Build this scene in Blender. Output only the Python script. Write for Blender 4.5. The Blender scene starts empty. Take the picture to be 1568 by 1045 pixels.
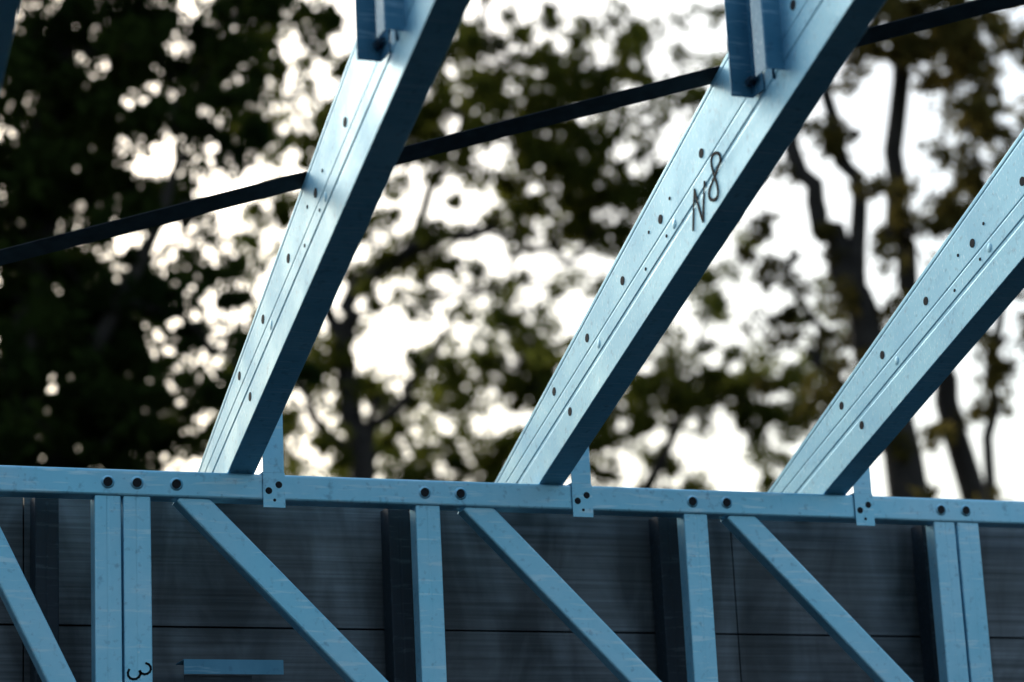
import bpy, math, random
import numpy as np
from mathutils import Vector, Matrix
random.seed(7); rng=np.random.default_rng(11)
S=bpy.context.scene
S.view_settings.view_transform='Standard'; S.view_settings.look='None'; S.view_settings.exposure=0
V=Vector
# ------------------------------------------------------------------ helpers
def empty(name,loc=(0,0,0)):
    e=bpy.data.objects.new(name,None); e.location=loc; S.collection.objects.link(e); return e
def mesh_obj(name,verts,faces,mat,parent=None,smooth=False):
    me=bpy.data.meshes.new(name); me.from_pydata([tuple(v) for v in verts],[],faces); me.update()
    if smooth:
        for p in me.polygons: p.use_smooth=True
    me.materials.append(mat)
    o=bpy.data.objects.new(name,me); S.collection.objects.link(o)
    if parent is not None: o.parent=parent
    return o
class MB:
    def __init__(s): s.v=[]; s.f=[]
    def add(s,v,f):
        n=len(s.v); s.v+=list(v); s.f+=[tuple(i+n for i in q) for q in f]
    def box(s,c,d,ax=None):
        c=V(c); ax=ax or (V((1,0,0)),V((0,1,0)),V((0,0,1)))
        vs=[]
        for i in (-.5,.5):
            for j in (-.5,.5):
                for k in (-.5,.5): vs.append(c+ax[0]*d[0]*i+ax[1]*d[1]*j+ax[2]*d[2]*k)
        s.add(vs,[(0,1,3,2),(4,6,7,5),(0,4,5,1),(2,3,7,6),(0,2,6,4),(1,5,7,3)])
    def cyl(s,c,n,r0,r1,h,seg=20,cap=True):
        c=V(c); n=V(n).normalized(); a=n.orthogonal().normalized(); b=n.cross(a)
        vs=[c+(a*math.cos(t)+b*math.sin(t))*r0 for t in [2*math.pi*i/seg for i in range(seg)]]
        vs+=[c+n*h+(a*math.cos(t)+b*math.sin(t))*r1 for t in [2*math.pi*i/seg for i in range(seg)]]
        fs=[(i,(i+1)%seg,seg+(i+1)%seg,seg+i) for i in range(seg)]
        if cap: fs.append(tuple(range(seg,2*seg)))
        s.add(vs,fs)
    def sweep2(s,profA,profB,A,B,UA,WA,UB,WB,caps=True):
        A=V(A);B=V(B);n=len(profA)
        vs=[A+UA*p[0]+WA*p[1] for p in profA]+[B+UB*p[0]+WB*p[1] for p in profB]
        fs=[(i,(i+1)%n,n+(i+1)%n,n+i) for i in range(n)]
        m=n//2
        if caps:
            for base in (0,n):
                for i in range(m-1): fs.append((base+i,base+i+1,base+n-2-i,base+n-1-i))
        s.add(vs,fs)
    def sweep(s,prof,A,B,U,W): s.sweep2(prof,prof,A,B,U,W,U,W)
    def obj(s,name,mat,parent=None,smooth=False): return mesh_obj(name,s.v,s.f,mat,parent,smooth)
def rounded(pts,r=.003,seg=3):
    out=[pts[0]]
    for i in range(1,len(pts)-1):
        p=V(pts[i]); a=(V(pts[i-1])-p); b=(V(pts[i+1])-p)
        rr=min(r,a.length*.45,b.length*.45); a=p+a.normalized()*rr; b=p+b.normalized()*rr
        for k in range(seg+1):
            t=k/seg; q=a*(1-t)**2+p*2*t*(1-t)+b*t*t; out.append((q.x,q.y))
    out.append(pts[-1]); return out
def thick(path,t):
    n=len(path); nor=[]
    for i in range(n):
        a=V(path[max(i-1,0)]); b=V(path[min(i+1,n-1)]); d=(b-a).normalized(); nor.append(V((-d.y,d.x)))
    return list(path)+[(path[i][0]+nor[i].x*t,path[i][1]+nor[i].y*t) for i in reversed(range(n))]
def cprof(w,d,lip=.008,t=.0012,rib=True,r=.0035):
    web=[(0,0)]
    if rib: web+=[(w*.44,0),(w*.47,.0006),(w*.53,.0006),(w*.56,0)]
    web+=[(w,0)]
    return thick(rounded([(lip,d),(0,d)]+web+[(w,d),(w-lip,d)],r),t)
# ------------------------------------------------------------------ materials
def nodes(name):
    m=bpy.data.materials.new(name); m.use_nodes=True; nt=m.node_tree; return m,nt,nt.nodes,nt.links,nt.nodes['Principled BSDF']
def ramp(N,a,b,ca,cb):
    r=N.new('ShaderNodeValToRGB'); r.color_ramp.elements[0].position=a; r.color_ramp.elements[1].position=b
    r.color_ramp.elements[0].color=ca; r.color_ramp.elements[1].color=cb; return r
def steel(name,c0,c1,metal=.45,rough=.36,scratch=.35,rot=(.5,.6,.7)):
    m,nt,N,L,B=nodes(name)
    tc=N.new('ShaderNodeTexCoord')
    n1=N.new('ShaderNodeTexNoise'); n1.inputs['Scale'].default_value=7; n1.inputs['Detail'].default_value=6; n1.inputs['Roughness'].default_value=.6
    L.new(tc.outputs['Object'],n1.inputs['Vector'])
    r1=ramp(N,.35,.68,(*c0,1),(*c1,1)); L.new(n1.outputs['Fac'],r1.inputs['Fac'])
    mp=N.new('ShaderNodeMapping'); mp.inputs['Rotation'].default_value=rot; mp.inputs['Scale'].default_value=(12,300,110); L.new(tc.outputs['Object'],mp.inputs['Vector'])
    n2=N.new('ShaderNodeTexNoise'); n2.inputs['Scale'].default_value=1.; n2.inputs['Detail'].default_value=3; L.new(mp.outputs['Vector'],n2.inputs['Vector'])
    r2=ramp(N,.57,.69,(0,0,0,1),(scratch,scratch,scratch,1)); L.new(n2.outputs['Fac'],r2.inputs['Fac'])
    n3=N.new('ShaderNodeTexNoise'); n3.inputs['Scale'].default_value=70; n3.inputs['Detail'].default_value=5; L.new(tc.outputs['Object'],n3.inputs['Vector'])
    r3=ramp(N,.25,.42,(.55,.55,.6,1),(1,1,1,1)); L.new(n3.outputs['Fac'],r3.inputs['Fac'])
    mx=N.new('ShaderNodeMixRGB'); mx.inputs[2].default_value=(.72,.90,.98,1); L.new(r2.outputs['Color'],mx.inputs[0]); L.new(r1.outputs['Color'],mx.inputs[1])
    mu=N.new('ShaderNodeMixRGB'); mu.blend_type='MULTIPLY'; mu.inputs[0].default_value=.7; L.new(mx.outputs[0],mu.inputs[1]); L.new(r3.outputs['Color'],mu.inputs[2])
    L.new(mu.outputs[0],B.inputs['Base Color'])
    B.inputs['Metallic'].default_value=metal
    rr=ramp(N,.3,.7,(rough-.08,)*3+(1,),(rough+.14,)*3+(1,)); L.new(n1.outputs['Fac'],rr.inputs['Fac']); L.new(rr.outputs['Color'],B.inputs['Roughness'])
    bp=N.new('ShaderNodeBump'); bp.inputs['Strength'].default_value=.2; bp.inputs['Distance'].default_value=.002; L.new(n1.outputs['Fac'],bp.inputs['Height']); L.new(bp.outputs['Normal'],B.inputs['Normal'])
    return m
M_ST=steel('blue_steel',(.26,.63,.82),(.44,.80,.96),.5,.38,.5)
M_RF=steel('blue_steel_rafter',(.22,.52,.68),(.34,.67,.83),.45,.46,.4)
M_CL=steel('blue_steel_cleat_shade',(.07,.24,.36),(.13,.34,.48),.3,.5)  # darker copy of the blue steel, the cleats' shade is in its colour
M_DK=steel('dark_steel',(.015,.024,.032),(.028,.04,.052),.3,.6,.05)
def plain(name,c,rough=.6,metal=0,var=.5,scale=20):
    m,nt,N,L,B=nodes(name); tc=N.new('ShaderNodeTexCoord'); n=N.new('ShaderNodeTexNoise'); n.inputs['Scale'].default_value=scale; n.inputs['Detail'].default_value=6
    L.new(tc.outputs['Object'],n.inputs['Vector']); r=ramp(N,.3,.7,(*[x*(1-var) for x in c],1),(*[x*(1+var) for x in c],1)); L.new(n.outputs['Fac'],r.inputs['Fac']); L.new(r.outputs['Color'],B.inputs['Base Color'])
    B.inputs['Roughness'].default_value=rough; B.inputs['Metallic'].default_value=metal; return m
M_STRAP=plain('strap_steel',(.016,.018,.021),.65,.2,.7,30)
M_HOLE=plain('hole_dark',(.008,.009,.012),.8)
M_INK=plain('marker_ink',(.003,.004,.006),.85)
M_BOLT=plain('bolt_zinc',(.08,.11,.14),.4,.7)
M_BARK=plain('bark',(.030,.024,.019),.9,0,.5,8)
M_GROUND=plain('dirt_grass',(.013,.012,.010),1,0,.5,.8)
M_LINER=plain('shade_wall_liner',(.016,.018,.022),.9,0,.4,4)
def cladding():
    m,nt,N,L,B=nodes('board_cladding'); tc=N.new('ShaderNodeTexCoord')
    mp=N.new('ShaderNodeMapping'); mp.inputs['Scale'].default_value=(1.8,1,120); L.new(tc.outputs['Object'],mp.inputs['Vector'])
    n=N.new('ShaderNodeTexNoise'); n.inputs['Scale'].default_value=1; n.inputs['Detail'].default_value=6; n.inputs['Roughness'].default_value=.6; L.new(mp.outputs['Vector'],n.inputs['Vector'])
    mp2=N.new('ShaderNodeMapping'); mp2.inputs['Scale'].default_value=(7,1,3); mp2.inputs['Rotation'].default_value=(0,.35,0); L.new(tc.outputs['Object'],mp2.inputs['Vector'])
    n2=N.new('ShaderNodeTexNoise'); n2.inputs['Scale'].default_value=1; n2.inputs['Detail'].default_value=7; n2.inputs['Distortion'].default_value=.8; L.new(mp2.outputs['Vector'],n2.inputs['Vector'])
    r=ramp(N,.32,.68,(.055,.065,.070,1),(.135,.152,.165,1)); L.new(n.outputs['Fac'],r.inputs['Fac'])
    r2=ramp(N,.42,.8,(.6,.6,.6,1),(2.4,2.4,2.4,1)); L.new(n2.outputs['Fac'],r2.inputs['Fac'])
    mu=N.new('ShaderNodeMixRGB'); mu.blend_type='MULTIPLY'; mu.inputs[0].default_value=1; L.new(r.outputs['Color'],mu.inputs[1]); L.new(r2.outputs['Color'],mu.inputs[2])
    L.new(mu.outputs[0],B.inputs['Base Color']); B.inputs['Roughness'].default_value=.6
    bp=N.new('ShaderNodeBump'); bp.inputs['Strength'].default_value=.4; bp.inputs['Distance'].default_value=.002; L.new(n.outputs['Fac'],bp.inputs['Height']); L.new(bp.outputs['Normal'],B.inputs['Normal'])
    return m
M_CLAD=cladding()
def leafmat(name,c0,c1,tr):
    m=bpy.data.materials.new(name); m.use_nodes=True; nt=m.node_tree; N=nt.nodes; L=nt.links; N.clear()
    out=N.new('ShaderNodeOutputMaterial'); ge=N.new('ShaderNodeNewGeometry'); n=N.new('ShaderNodeTexNoise'); n.inputs['Scale'].default_value=1.6; n.inputs['Detail'].default_value=3
    L.new(ge.outputs['Position'],n.inputs['Vector']); r=ramp(N,.35,.65,(*c0,1),(*c1,1)); L.new(n.outputs['Fac'],r.inputs['Fac'])
    d=N.new('ShaderNodeBsdfDiffuse'); t=N.new('ShaderNodeBsdfTranslucent')
    L.new(r.outputs['Color'],d.inputs['Color']); L.new(r.outputs['Color'],t.inputs['Color'])
    a=N.new('ShaderNodeMixShader'); a.inputs[0].default_value=tr; L.new(d.outputs[0],a.inputs[1]); L.new(t.outputs[0],a.inputs[2])
    L.new(a.outputs[0],out.inputs['Surface'])
    return m
LEAF_DARK=leafmat('leaves_dark',(.012,.024,.007),(.038,.056,.012),.45)
LEAF_OLIVE=leafmat('leaves_olive',(.045,.060,.012),(.14,.150,.026),.65)
LEAF_WARM=leafmat('leaves_warm',(.050,.048,.014),(.16,.13,.036),.65)
# ------------------------------------------------------------------ steel frame
Z0=1.6
YB=4.666; ZT=Z0+1.073; ZB=Z0+1.022; ZC=Z0+.50
X,Y,Z=V((1,0,0)),V((0,1,0)),V((0,0,1))
truss=empty('girder_truss')
mb=MB()
mb.sweep(cprof(ZT-ZB,.045,rib=False,r=.005),(-1.2,YB,ZB),(5.2,YB,ZB),Z,Y)
mb.obj('top_chord',M_ST,truss)
mb=MB(); mb.sweep(cprof(.05,.045,rib=False,r=.005),(-1.2,YB,ZC),(5.2,YB,ZC),Z,Y); mb.obj('bottom_chord',M_ST,truss)
SY=YB+.0035
def stud(x0,x1,name):
    mb=MB(); mb.sweep(cprof(x1-x0,.036),(x0,SY,ZC+.02),(x0,SY,ZT-.006),X,Y); mb.obj(name,M_ST,truss)
k=1
for x0,x1 in [(-.09,-.038),(.482,.532),(1.0545,1.1045),(1.1085,1.161),(1.683,1.734),(2.256,2.309),(2.834,2.885),(2.890,2.943),(3.41,3.46),(3.98,4.03)]:
    stud(x0,x1,'web_post_%d'%k); k+=1
def diag(xa,za,xb,zb,w,name):
    A=V((xa,SY+.0025,za)); B=V((xb,SY+.0025,zb)); d=(B-A).normalized(); U=V((-d.z,0,d.x))
    if U.x<0: U=-U
    mb=MB(); mb.sweep(cprof(w,.032,rib=False,r=.005),A-U*w/2,B-U*w/2,U,Y); mb.obj(name,M_ST,truss)
k=1
for i in range(-2,3):
    xc=1.2400+i*.572
    if i==-1: diag(.8175,ZB+.012,1.06,ZB-.48,.05,'web_diagonal_%d'%k)
    else: diag(xc-.012,ZB+.012,xc+.480,ZB-.48,.052,'web_diagonal_%d'%k)
    k+=1
mb=MB(); mh=MB()
def dimple(x,z,r=.0085,y=YB):
    mb.cyl((x,y+.0005,z),-Y,r*1.6,r*1.1,.0032,24,False); mh.cyl((x,y-.0002,z),-Y,r,r*.96,.0016,24)
for x in [1.079,1.134,1.209,1.702,1.776,2.2755,2.352,2.852,2.912,.507,.63,3.43,3.52,-.06,.06]:
    dimple(x,Z0+1.0475)
mb.obj('screw_dimples',M_ST,truss,True); mh.obj('dark_hole_discs',M_HOLE,truss)  # dark discs stand in for the shade inside the punched holes
def ribbon(mbb,P3,w,nrm):
    for A,B in zip(P3[:-1],P3[1:]):
        d=(B-A); l=d.length
        if l<1e-6: continue
        d.normalize(); s=d.cross(nrm).normalized()
        mbb.box((A+B)/2,(l+w*.7,w,.0008),(d,s,nrm))
mi=MB(); pts=[(math.cos(t)*.010,.011+math.sin(t)*.011) for t in np.linspace(2.6,-1.5,9)]+[(math.cos(t)*.011,-.011+math.sin(t)*.012) for t in np.linspace(1.5,-2.6,9)]
o3=V((1.136,SY-.0006,2.297)); ra=math.radians(68); ca,sa=math.cos(ra),math.sin(ra)
ribbon(mi,[o3+X*(p*ca+q*sa)+Z*(-p*sa+q*ca) for p,q in pts],.004,-Y)
mi.obj('painted_number',M_INK,truss)

# rafters (deeper towards the ridge)
def unit(p,dx): return V((dx,math.cos(p),-math.sin(p))).normalized()
PT,PB=math.radians(18.6),math.radians(15.3)
RTOP,RB=unit(PT,.050),unit(PB,.050)
H0=.158; W=.053
def rafter_pts(P,s):
    b=P-RB*s; t=P+Z*H0-RTOP*s; t.x=b.x
    return b,t-b
def rafter(xl):
    e=empty('steel_rafter')
    P=V((xl,YB,ZT+.002))
    def prof(h,off):
        q=lambda a,i: max(a,off+.0004*(i+1))
        rib=[(.060,0),(.062,.0014),(.069,.0014),(.071,0),(.100,0),(.102,.0012),(.105,0),(h-.014,0),(h-.012,.0014),(h-.009,0)]
        web=[(q(a,i),w_) for i,(a,w_) in enumerate(rib)]
        return thick(rounded([(off+.008,W),(off,W),(off,0)]+web+[(h,0),(h,W),(h-.006,W)],.002),.0015)
    m=MB()
    def off(s): return 0 if s>-.1 else max(0,(-.026+.26*(-s-.1))-(-math.tan(PB)*(-s)))
    st_=[3.0,-.1,-.13,-.16,-.19,-.22,-.25,-.28,-.31]
    for sA,sB in zip(st_[:-1],st_[1:]):
        bA,uA=rafter_pts(P,sA); bB,uB=rafter_pts(P,sB)
        m.sweep2(prof(uA.length,off(sA)),prof(uB.length,off(sB)),bA,bB,uA.normalized(),X,uB.normalized(),X,caps=False)
    m.obj('c_section',M_RF,e)
    hs=MB(); dm=MB(); N=-X
    def at(s,f):
        b,u=rafter_pts(P,s); return b+u*f
    def ath(s,h):
        b,u=rafter_pts(P,s); return b+u.normalized()*h
    for j in range(13):
        s=.115+j*.207
        hs.cyl(ath(s,.128)-N*.001,N,.0086,.0084,.002,16)
        if j in (0,8): hs.cyl(ath(s+.085,.045)-N*.001,N,.0086,.0084,.002,16)
        if j in (3,9):
            for o in (-.06,.05): hs.cyl(ath(s+o,.138)-N*.001,N,.0032,.0032,.0018,10); hs.cyl(ath(s+o-.03,.085)-N*.001,N,.0032,.0032,.0018,10)
        if j%2: dm.cyl(ath(s+.06,.085)-N*.002,N,.013,.007,.0030,20)
    hs.obj('service_holes',M_HOLE,e); dm.obj('pressed_dimples',M_RF,e,True)
    return e,P,at
for i in range(-1,3):
    xl=1.310+.635*i
    e,P,at=rafter(xl)
    b=empty('tie_down_bracket')
    x0=xl+.066; m=MB()
    m.box((x0+.0215,YB-.003,(2.608+2.675)/2),(.043,.0022,.067))
    m.box((x0+.0215,YB-.002,(2.6755+2.80)/2),(.041,.0022,.1245),)
    m.box((x0+.0205,YB+.014,2.676),(.041,.03,.002))
    m.obj('plate',M_ST,b)
    m=MB()
    m.cyl((x0+.011,YB-.004,2.640),-Y,.0068,.0058,.002,16); m.cyl((x0+.031,YB-.004,2.652),-Y,.0068,.0058,.002,16)
    m.cyl((x0+.022,YB-.004,2.622),-Y,.0030,.0028,.0012,12)
    m.obj('bolts',M_HOLE,b)
    c=empty('truss_web_cleat')
    base=at(1.18,.38); x1=base.x-.003
    m=MB()
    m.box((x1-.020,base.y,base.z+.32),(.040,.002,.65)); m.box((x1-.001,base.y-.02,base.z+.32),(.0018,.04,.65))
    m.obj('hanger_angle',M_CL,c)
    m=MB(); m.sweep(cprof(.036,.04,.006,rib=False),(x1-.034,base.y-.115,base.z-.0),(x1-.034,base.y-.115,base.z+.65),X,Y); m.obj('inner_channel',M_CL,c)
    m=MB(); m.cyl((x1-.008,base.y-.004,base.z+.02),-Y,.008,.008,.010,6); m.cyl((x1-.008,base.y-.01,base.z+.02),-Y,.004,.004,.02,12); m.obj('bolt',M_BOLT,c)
    if i==1:
        mi=MB(); org=at(.88,.22); k0=RB.x/RB.y
        def L3(p):
            px,py=p[0]+0,p[1]-18
            dy=-.002473*px-.000169*py; dz=-.000808*px+.001105*py
            return org+V((dy*k0-.0008,dy,dz))
        Np=[(0,0),(1,30),(3,62),(8,42),(14,22),(17,14),(18,40),(20,74)]
        eight=[(37+3*math.cos(t)+7.5*math.sin(2*t), 82+36*math.cos(t)) for t in np.linspace(0,2*math.pi,36)]
        nr=V((-1,k0,0)).normalized()
        ribbon(mi,[L3(p) for p in Np],.0052,nr)
        ribbon(mi,[L3(p) for p in eight],.0052,nr)
        mi.obj('marker_label',M_INK,e)
# strap brace on top of rafters
st=MB(); ta=math.tan(PT)
def topz(y): return ZT+H0+.006-ta*(y-YB)
xs=[-.6,2.9]; p0=V((.811,4.311,0)); sl=-.5702
A=V((xs[0],p0.y+(xs[0]-p0.x)*sl,0)); B=V((xs[1],p0.y+(xs[1]-p0.x)*sl,0)); A.z=topz(A.y); B.z=topz(B.y)
d=(B-A).normalized(); nn=V((0,math.sin(PT),math.cos(PT))); nn=(nn-d*nn.dot(d)).normalized(); sd=nn.cross(d)
st.box((A+B)/2,((B-A).length,.043,.0016),(d,sd,nn))
st.obj('strap_brace',M_STRAP)

# back wall cladding
wall=empty('clad_wall')
YW=4.83; zs=[2.655,2.406,2.156,1.906,1.656,1.406,1.156,.906,.656,.406,.156,0.0]
m=MB()
joints=[-1.2,.15,.955,1.728,2.44,3.25,4.0,5.2]
for a,b in zip(zs[:-1],zs[1:]):
    for x0,x1 in zip(joints[:-1],joints[1:]):
        h=a-b-.004
        m.box(((x0+x1)/2,YW+.006,(a+b)/2),(x1-x0-.003,.012,h))
m.obj('boards',M_CLAD,wall)
m=MB(); m.box((2,YW+.03,1.32),(6.4,.02,2.64)); m.obj('backing_sheet',M_HOLE,wall)
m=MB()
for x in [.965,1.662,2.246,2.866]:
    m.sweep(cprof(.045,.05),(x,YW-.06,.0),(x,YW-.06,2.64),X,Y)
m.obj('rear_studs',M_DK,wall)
# unseen walls added to keep low side light off the rafter undersides
rw=empty('shade_walls'); m=MB()
m.box((-2.4,1.5,1.3),(.09,6.8,2.6)); m.box((5.6,1.5,1.3),(.09,6.8,2.6)); m.box((1.6,-1.95,1.3),(8.1,.09,2.6))
m.box((-1.8,YW+.03,1.3),(1.1,.09,2.6)); m.box((5.4,YW+.03,1.3),(.3,.09,2.6))
m.obj('liner',M_LINER,rw)
m=MB(); m.box((-2.4,1.5,2.62),(.10,6.9,.036)); m.box((5.6,1.5,2.62),(.10,6.9,.036)); m.box((1.6,-1.95,2.62),(7.9,.10,.034)); m.obj('top_plates',M_ST,rw)
b=empty('angle_bracket'); m=MB()
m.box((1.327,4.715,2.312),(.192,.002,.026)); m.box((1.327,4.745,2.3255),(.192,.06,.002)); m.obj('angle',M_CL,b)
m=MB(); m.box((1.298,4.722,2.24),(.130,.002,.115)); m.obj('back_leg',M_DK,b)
fr=empty('wall_frame'); m=MB()
for x in [-1.1,.0545,1.06,2.26,3.46,4.7]:
    m.sweep(cprof(.09,.04),(x,YB+.0035,0),(x,YB+.0035,ZC),X,Y)
m.sweep(cprof(.05,.045,rib=False),(-1.2,YB-.002,.0),(5.2,YB-.002,.0),Z,Y)
m.obj('studs',M_ST,fr)
m=MB(); m.add([V((-400,-400,-.01)),V((400,-400,-.01)),V((400,400,-.01)),V((-400,400,-.01))],[(0,1,2,3)]); m.obj('ground',M_GROUND)

# ------------------------------------------------------------------ trees
F=V((.377,.926,0)).normalized(); RT=V((.926,-.377,0)).normalized()
def W3(s,d,h): return RT*s+F*d+V((0,0,h))
def tube(mb,pts,rad,seg=8):
    n=len(pts); base=len(mb.v)
    for i in range(n):
        d=(pts[min(i+1,n-1)]-pts[max(i-1,0)]).normalized()
        a=d.cross(V((.3,.9,.2))).normalized(); b=d.cross(a)
        for k in range(seg):
            t=2*math.pi*k/seg; mb.v.append(pts[i]+(a*math.cos(t)+b*math.sin(t))*rad[i])
    for i in range(n-1):
        for k in range(seg):
            mb.f.append((base+i*seg+k,base+i*seg+(k+1)%seg,base+(i+1)*seg+(k+1)%seg,base+(i+1)*seg+k))
def smoothpath(ps,rs,sub=6,wob=.03):
    out=[];ro=[]
    n=len(ps)
    for i in range(n-1):
        p0=ps[max(i-1,0)];p1=ps[i];p2=ps[i+1];p3=ps[min(i+2,n-1)]
        for k in range(sub):
            t=k/sub
            q=.5*((2*p1)+(p2-p0)*t+(2*p0-5*p1+4*p2-p3)*t*t+(3*p1-p0-3*p2+p3)*t**3)
            q=q+V([random.gauss(0,wob) for _ in range(3)])*(1 if (i or k) else 0)
            out.append(q); ro.append(rs[i]*(1-t)+rs[i+1]*t)
    out.append(ps[-1]); ro.append(rs[-1]); return out,ro
def leaves(centers,rad,m,size,ar,name,mat,parent):
    C=np.repeat(np.array(centers),m,axis=0); n=len(C)
    rr=np.repeat(np.array(rad),m)[:,None]
    p=rng.normal(size=(n,3)); p/=np.linalg.norm(p,axis=1)[:,None]; p*=rng.random((n,1))**.5*rr; p[:,2]*=.8
    P=C+p
    a=rng.normal(size=(n,3)); a[:,2]-=.7; a/=np.linalg.norm(a,axis=1)[:,None]
    b=rng.normal(size=(n,3)); b-=a*(a*b).sum(1)[:,None]; b/=np.linalg.norm(b,axis=1)[:,None]
    L=(size*(.6+.8*rng.random((n,1)))); w=L*ar
    vs=np.stack([P-a*L/2,P-a*L*.05+b*w/2,P+a*L/2,P-a*L*.05-b*w/2],axis=1).reshape(-1,3)
    me=bpy.data.meshes.new(name); me.vertices.add(4*n); me.vertices.foreach_set('co',vs.ravel())
    me.loops.add(4*n); me.loops.foreach_set('vertex_index',np.arange(4*n)); me.polygons.add(n); me.polygons.foreach_set('loop_start',np.arange(0,4*n,4)); me.polygons.foreach_set('loop_total',np.full(n,4))
    me.update(); me.validate(); me.materials.append(mat)
    o=bpy.data.objects.new(name,me); S.collection.objects.link(o); o.parent=parent; return o
def tree(name,limbs,lobes,mat,m=60,size=.11,ar=.36,crad=.19,twig=.010,mult=1.0):
    e=empty(name); mb=MB(); nodesP=[]
    for ps,rs in limbs:
        pts,ro=smoothpath([W3(*p) for p in ps],rs); tube(mb,pts,ro,10)
        nodesP+= [(p,r) for p,r in zip(pts,ro) if p.z>3.]
    cs=[];rd=[]
    for (s,d,h,rs_,rd_,rh,n) in lobes:
        n=int(n*mult)
        c0=W3(s,d,h)
        cand=[(p-c0).length for p,_ in nodesP]; j=int(np.argmin(cand)); q=nodesP[j][0]
        mid=(q+c0)/2+V((random.uniform(-.1,.1),random.uniform(-.1,.1),.08))
        pts,ro=smoothpath([q,mid,c0],[min(nodesP[j][1]*.7,.035),.02,.010],5,.02); tube(mb,pts,ro,6)
        for _ in range(n):
            v=V([random.gauss(0,1) for _ in range(3)]).normalized()*(random.random()**.38)
            c=c0+RT*v.x*rs_+F*v.y*rd_+V((0,0,v.z*rh)); cs.append(tuple(c)); rd.append(crad*random.uniform(.5,1.3))
            if random.random()<.4:
                pts,ro=smoothpath([c0+(c-c0)*.15,(c+c0)/2+V((0,0,.06)),c],[twig,twig*.7,twig*.35],3,.015); tube(mb,pts,ro,4)
    mb.obj('trunk_and_limbs',M_BARK,e,True)
    leaves(cs,rd,m,size,ar,'crown',mat,e)
    return e
D=13.5
tree('eucalyptus_tree',
 [([(-3.0,D,0),(-2.95,D,2.5),(-2.75,D,4.5),(-2.5,D,6.2),(-2.3,D,8)],[.22,.18,.13,.08,.03]),
  ([(-2.8,D,4.2),(-2.2,D-.2,5.1),(-1.7,D-.3,6.3)],[.08,.05,.02])],
 [(-2.5,D,6.9,.9,.8,.8,88),(-1.75,D,6.7,.55,.6,.6,27),(-2.6,D,5.95,.75,.7,.6,66),(-1.75,D,5.95,.4,.5,.35,7),(-1.95,D,4.95,.6,.6,.5,30),(-2.6,D,4.9,.8,.8,.7,68),(-2.1,D,5.5,.5,.5,.35,14),
  (-1.45,D,7.3,.6,.6,.5,23),(-3.6,D,6.2,.9,1,1.2,46),(-3.4,D,4.6,.8,.9,.8,34),(-2.6,D,8.2,1,1,.8,46),(-2.4,D,3.9,1,1,.7,40),(-1.4,D,5.1,.4,.5,.5,7)],LEAF_DARK,45,.10,.38,.14,mult=1.9)
D=17.4
tree('gum_tree',
 [([(-1.0,D,0),(-1.05,D,3),(-1.08,D,5.35),(-1.16,D,6.3),(-1.0,D,6.75),(-.6,D,7.05),(-.1,D,7.1),(.45,D,6.85)],[.16,.13,.09,.07,.06,.05,.035,.02]),
  ([(-1.16,D,6.2),(-1.35,D,6.9),(-1.3,D,7.7),(-1.0,D,8.6)],[.05,.045,.03,.015]),
  ([(-.6,D,7.05),(-.45,D,7.6),(-.1,D,8.2)],[.04,.03,.012]),
  ([(-1.08,D,5.6),(-.7,D,6.0),(-.4,D,6.5)],[.05,.035,.015]),([(-1.1,D,5.5),(-1.5,D,6.1),(-1.6,D,6.9)],[.045,.03,.015])],
 [(0.0,D,7.85,.9,.7,.42,38),(.15,D,8.35,1.,.7,.42,22),(-.5,D,8.1,.5,.6,.5,14),(.45,D,7.45,.6,.5,.35,18),(-1.5,D,8.2,.7,.6,.5,22),(-1.1,D,7.6,.6,.5,.5,10),(-.9,D,6.9,.5,.5,.35,6),(-.2,D,7.1,.7,.5,.3,9),
  (1.1,D,8.2,.8,.6,.5,16),(.75,D,7.2,.5,.4,.3,10),(-1.6,D,6.0,.5,.4,.6,11),(0,D,9.3,1.6,1.2,.7,50),(-1.0,D,5.9,.8,.5,.5,14),(1.1,D,7.4,.6,.5,.5,7),(0,D,6.7,2.2,.6,.6,18),(-1.6,D,7.2,.5,.4,.5,7)],LEAF_OLIVE,38,.105,.38,.135,mult=1.9)
D=21.5
tree('bushy_tree',
 [([(.3,D,0),(.3,D,3),(.35,D,5),(.2,D,7.1)],[.2,.17,.12,.03]),([(.35,D,4.5),(1.0,D,5.8),(1.5,D,7.0)],[.1,.07,.02]),([(.3,D,4.8),(-.5,D,5.9),(-1.0,D,6.8)],[.08,.05,.02])],
 [(0,D,7.2,.8,.7,.42,26),(-.9,D,6.7,.7,.7,.5,12),(1.35,D,7.0,.9,.7,.5,27),(.5,D,6.5,.9,.8,.5,23),(2.1,D,6.7,.85,.7,.55,20),(-.3,D,6.3,.9,.7,.4,18),(1.7,D,7.9,.8,.5,.5,6),(-1.6,D,6.4,.6,.6,.6,8),(1.2,D,5.6,1.8,1,.7,46),(-.8,D,5.5,1.2,1,.6,28),(.2,D,7.65,.6,.4,.35,6),(2.7,D,7.2,.5,.5,.6,7)],LEAF_OLIVE,42,.12,.38,.155,mult=1.9)
D=15.4
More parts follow.
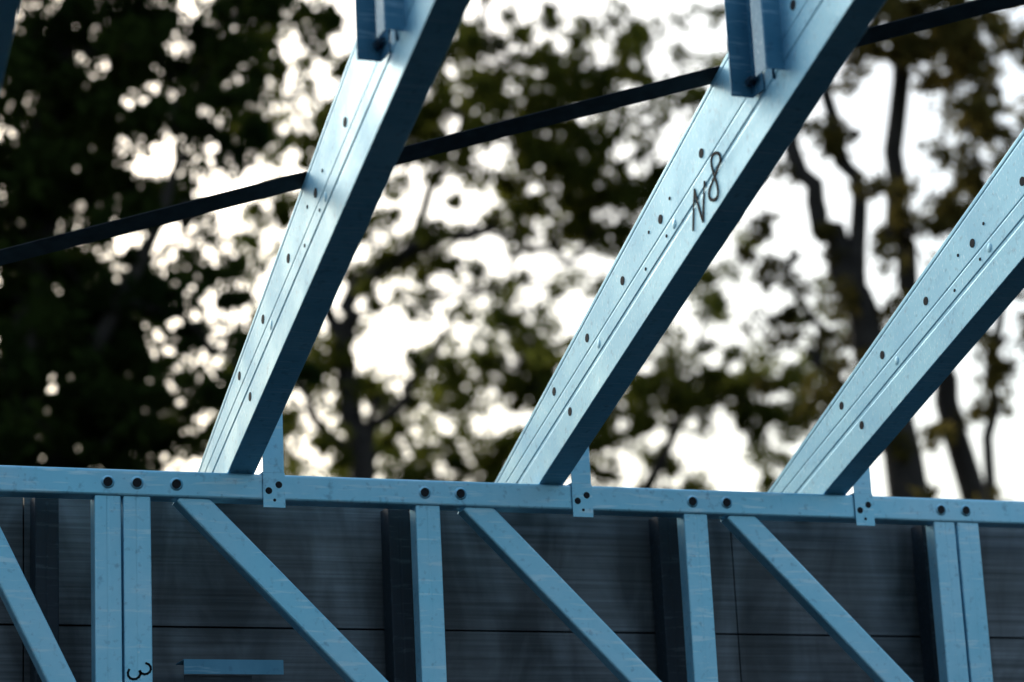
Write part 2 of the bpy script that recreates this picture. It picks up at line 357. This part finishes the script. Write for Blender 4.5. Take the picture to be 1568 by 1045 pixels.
tree('gum_tree',
 [([(2.45,D,0),(2.42,D,3),(2.3,D,4.9),(2.12,D,5.95),(1.95,D,6.5),(1.78,D,7.1),(1.7,D,8.2)],[.2,.17,.12,.095,.065,.05,.035]),
  ([(2.12,D,5.95),(2.16,D,6.7),(2.05,D,7.4),(2.15,D,8.3)],[.065,.05,.04,.025]),
  ([(3.0,D+.5,0),(2.95,D+.5,3),(2.75,D+.4,5.1),(2.5,D+.3,6.1),(2.5,D+.2,7.4),(2.6,D,8.6)],[.13,.11,.08,.07,.06,.03]),
  ([(2.3,D,4.9),(1.95,D,5.45),(1.75,D,6.2)],[.05,.035,.015]),
  ([(3.0,D,3),(2.85,D,5.0),(3.0,D,6.0),(2.9,D,7.2)],[.045,.035,.025,.012])],
 [(2.9,D,7.6,.5,.6,.45,32),(2.4,D,7.65,.5,.5,.35,14),(1.85,D,7.8,.5,.5,.3,8),(2.5,D,6.3,.5,.5,.6,13),(2.95,D,6.3,.45,.5,.6,21),(1.7,D,6.15,.4,.3,.4,6),(1.95,D,5.6,.5,.4,.5,10),(2.95,D,5.5,.5,.5,.4,9),(2.95,D,6.95,.4,.4,.4,13),(2.35,D,5.2,.5,.5,.3,3),(3.6,D,6.5,.6,.8,1.2,30),(2.5,D,8.8,1.2,1,.6,40),(2.4,D,4.3,.9,.7,.4,18),(2.1,D,6.9,.5,.4,.5,5)],LEAF_WARM,38,.095,.36,.12,mult=1.9)
# distant trees all round the site
e=empty('distant_trees'); cs=[];rd=[]
for _ in range(2600):
    t=random.uniform(0,2*math.pi); r=random.uniform(36,46)
    top=7.4+1.4*math.sin(t*23+1)+.9*math.sin(t*61)+ (2.5*max(0,-math.cos(t)) )
    h=random.uniform(.5,max(top,2))
    cs.append(tuple(F*math.cos(t)*r+RT*math.sin(t)*r+V((0,0,h)))); rd.append(random.uniform(.7,1.3))
leaves(cs,rd,40,.45,.55,'foliage',LEAF_DARK,e)
mb=MB()
for i in range(90):
    t=i*2*math.pi/90; p=F*math.cos(t)*40+RT*math.sin(t)*40
    tube(mb,[p,p+V((.2,0,4)),p+V((.1,0,7))],[.25,.18,.06],6)
mb.obj('trunks',M_BARK,e)

# ------------------------------------------------------------------ light
az=math.radians(-1); el=math.radians(28)
w=bpy.data.worlds.new('World'); S.world=w; w.use_nodes=True; N=w.node_tree.nodes; L=w.node_tree.links
bg=N['Background']; sky=N.new('ShaderNodeTexSky'); sky.sky_type='NISHITA'; sky.sun_disc=False; sky.sun_elevation=el; sky.sun_rotation=az
sky.air_density=1.6; sky.dust_density=4.5; sky.ozone_density=4.0
# cloud-like veil added to the clear sky to brighten steel and gaps
tc=N.new('ShaderNodeTexCoord'); cn=N.new('ShaderNodeTexNoise'); cn.inputs['Scale'].default_value=2.2; cn.inputs['Detail'].default_value=5; L.new(tc.outputs['Generated'],cn.inputs['Vector'])
cr=ramp(N,.3,.7,(1.1,1.35,1.6,1),(2.2,2.5,2.8,1)); L.new(cn.outputs['Fac'],cr.inputs['Fac'])
ad=N.new('ShaderNodeMixRGB'); ad.blend_type='ADD'; ad.inputs[0].default_value=1; L.new(sky.outputs['Color'],ad.inputs[1]); L.new(cr.outputs['Color'],ad.inputs[2])
L.new(ad.outputs[0],bg.inputs['Color']); bg.inputs['Strength'].default_value=.15
sd_=V((math.sin(az)*math.cos(el),math.cos(az)*math.cos(el),math.sin(el)))
l=bpy.data.lights.new('sun','SUN'); l.energy=2.5; l.angle=math.radians(10); l.color=(1,.95,.86)
lo=bpy.data.objects.new('sun',l); S.collection.objects.link(lo); lo.rotation_euler=sd_.to_track_quat('Z','Y').to_euler()
# ------------------------------------------------------------------ camera
fw=V((.364,.8939,.2611)).normalized(); rt=V((.9298,-.3651,-.0476)); rt=(rt-fw*rt.dot(fw)).normalized(); up=rt.cross(fw)
cam=bpy.data.cameras.new('camera'); co=bpy.data.objects.new('camera',cam); S.collection.objects.link(co)
M=Matrix((rt,up,-fw)).transposed().to_4x4(); M.translation=V((0,0,Z0)); co.matrix_world=M
cam.lens=4000/1568*36; cam.sensor_width=36; cam.clip_end=2000; cam.clip_start=.05
cam.dof.use_dof=True; cam.dof.focus_distance=4.85; cam.dof.aperture_fstop=3.0
S.camera=co
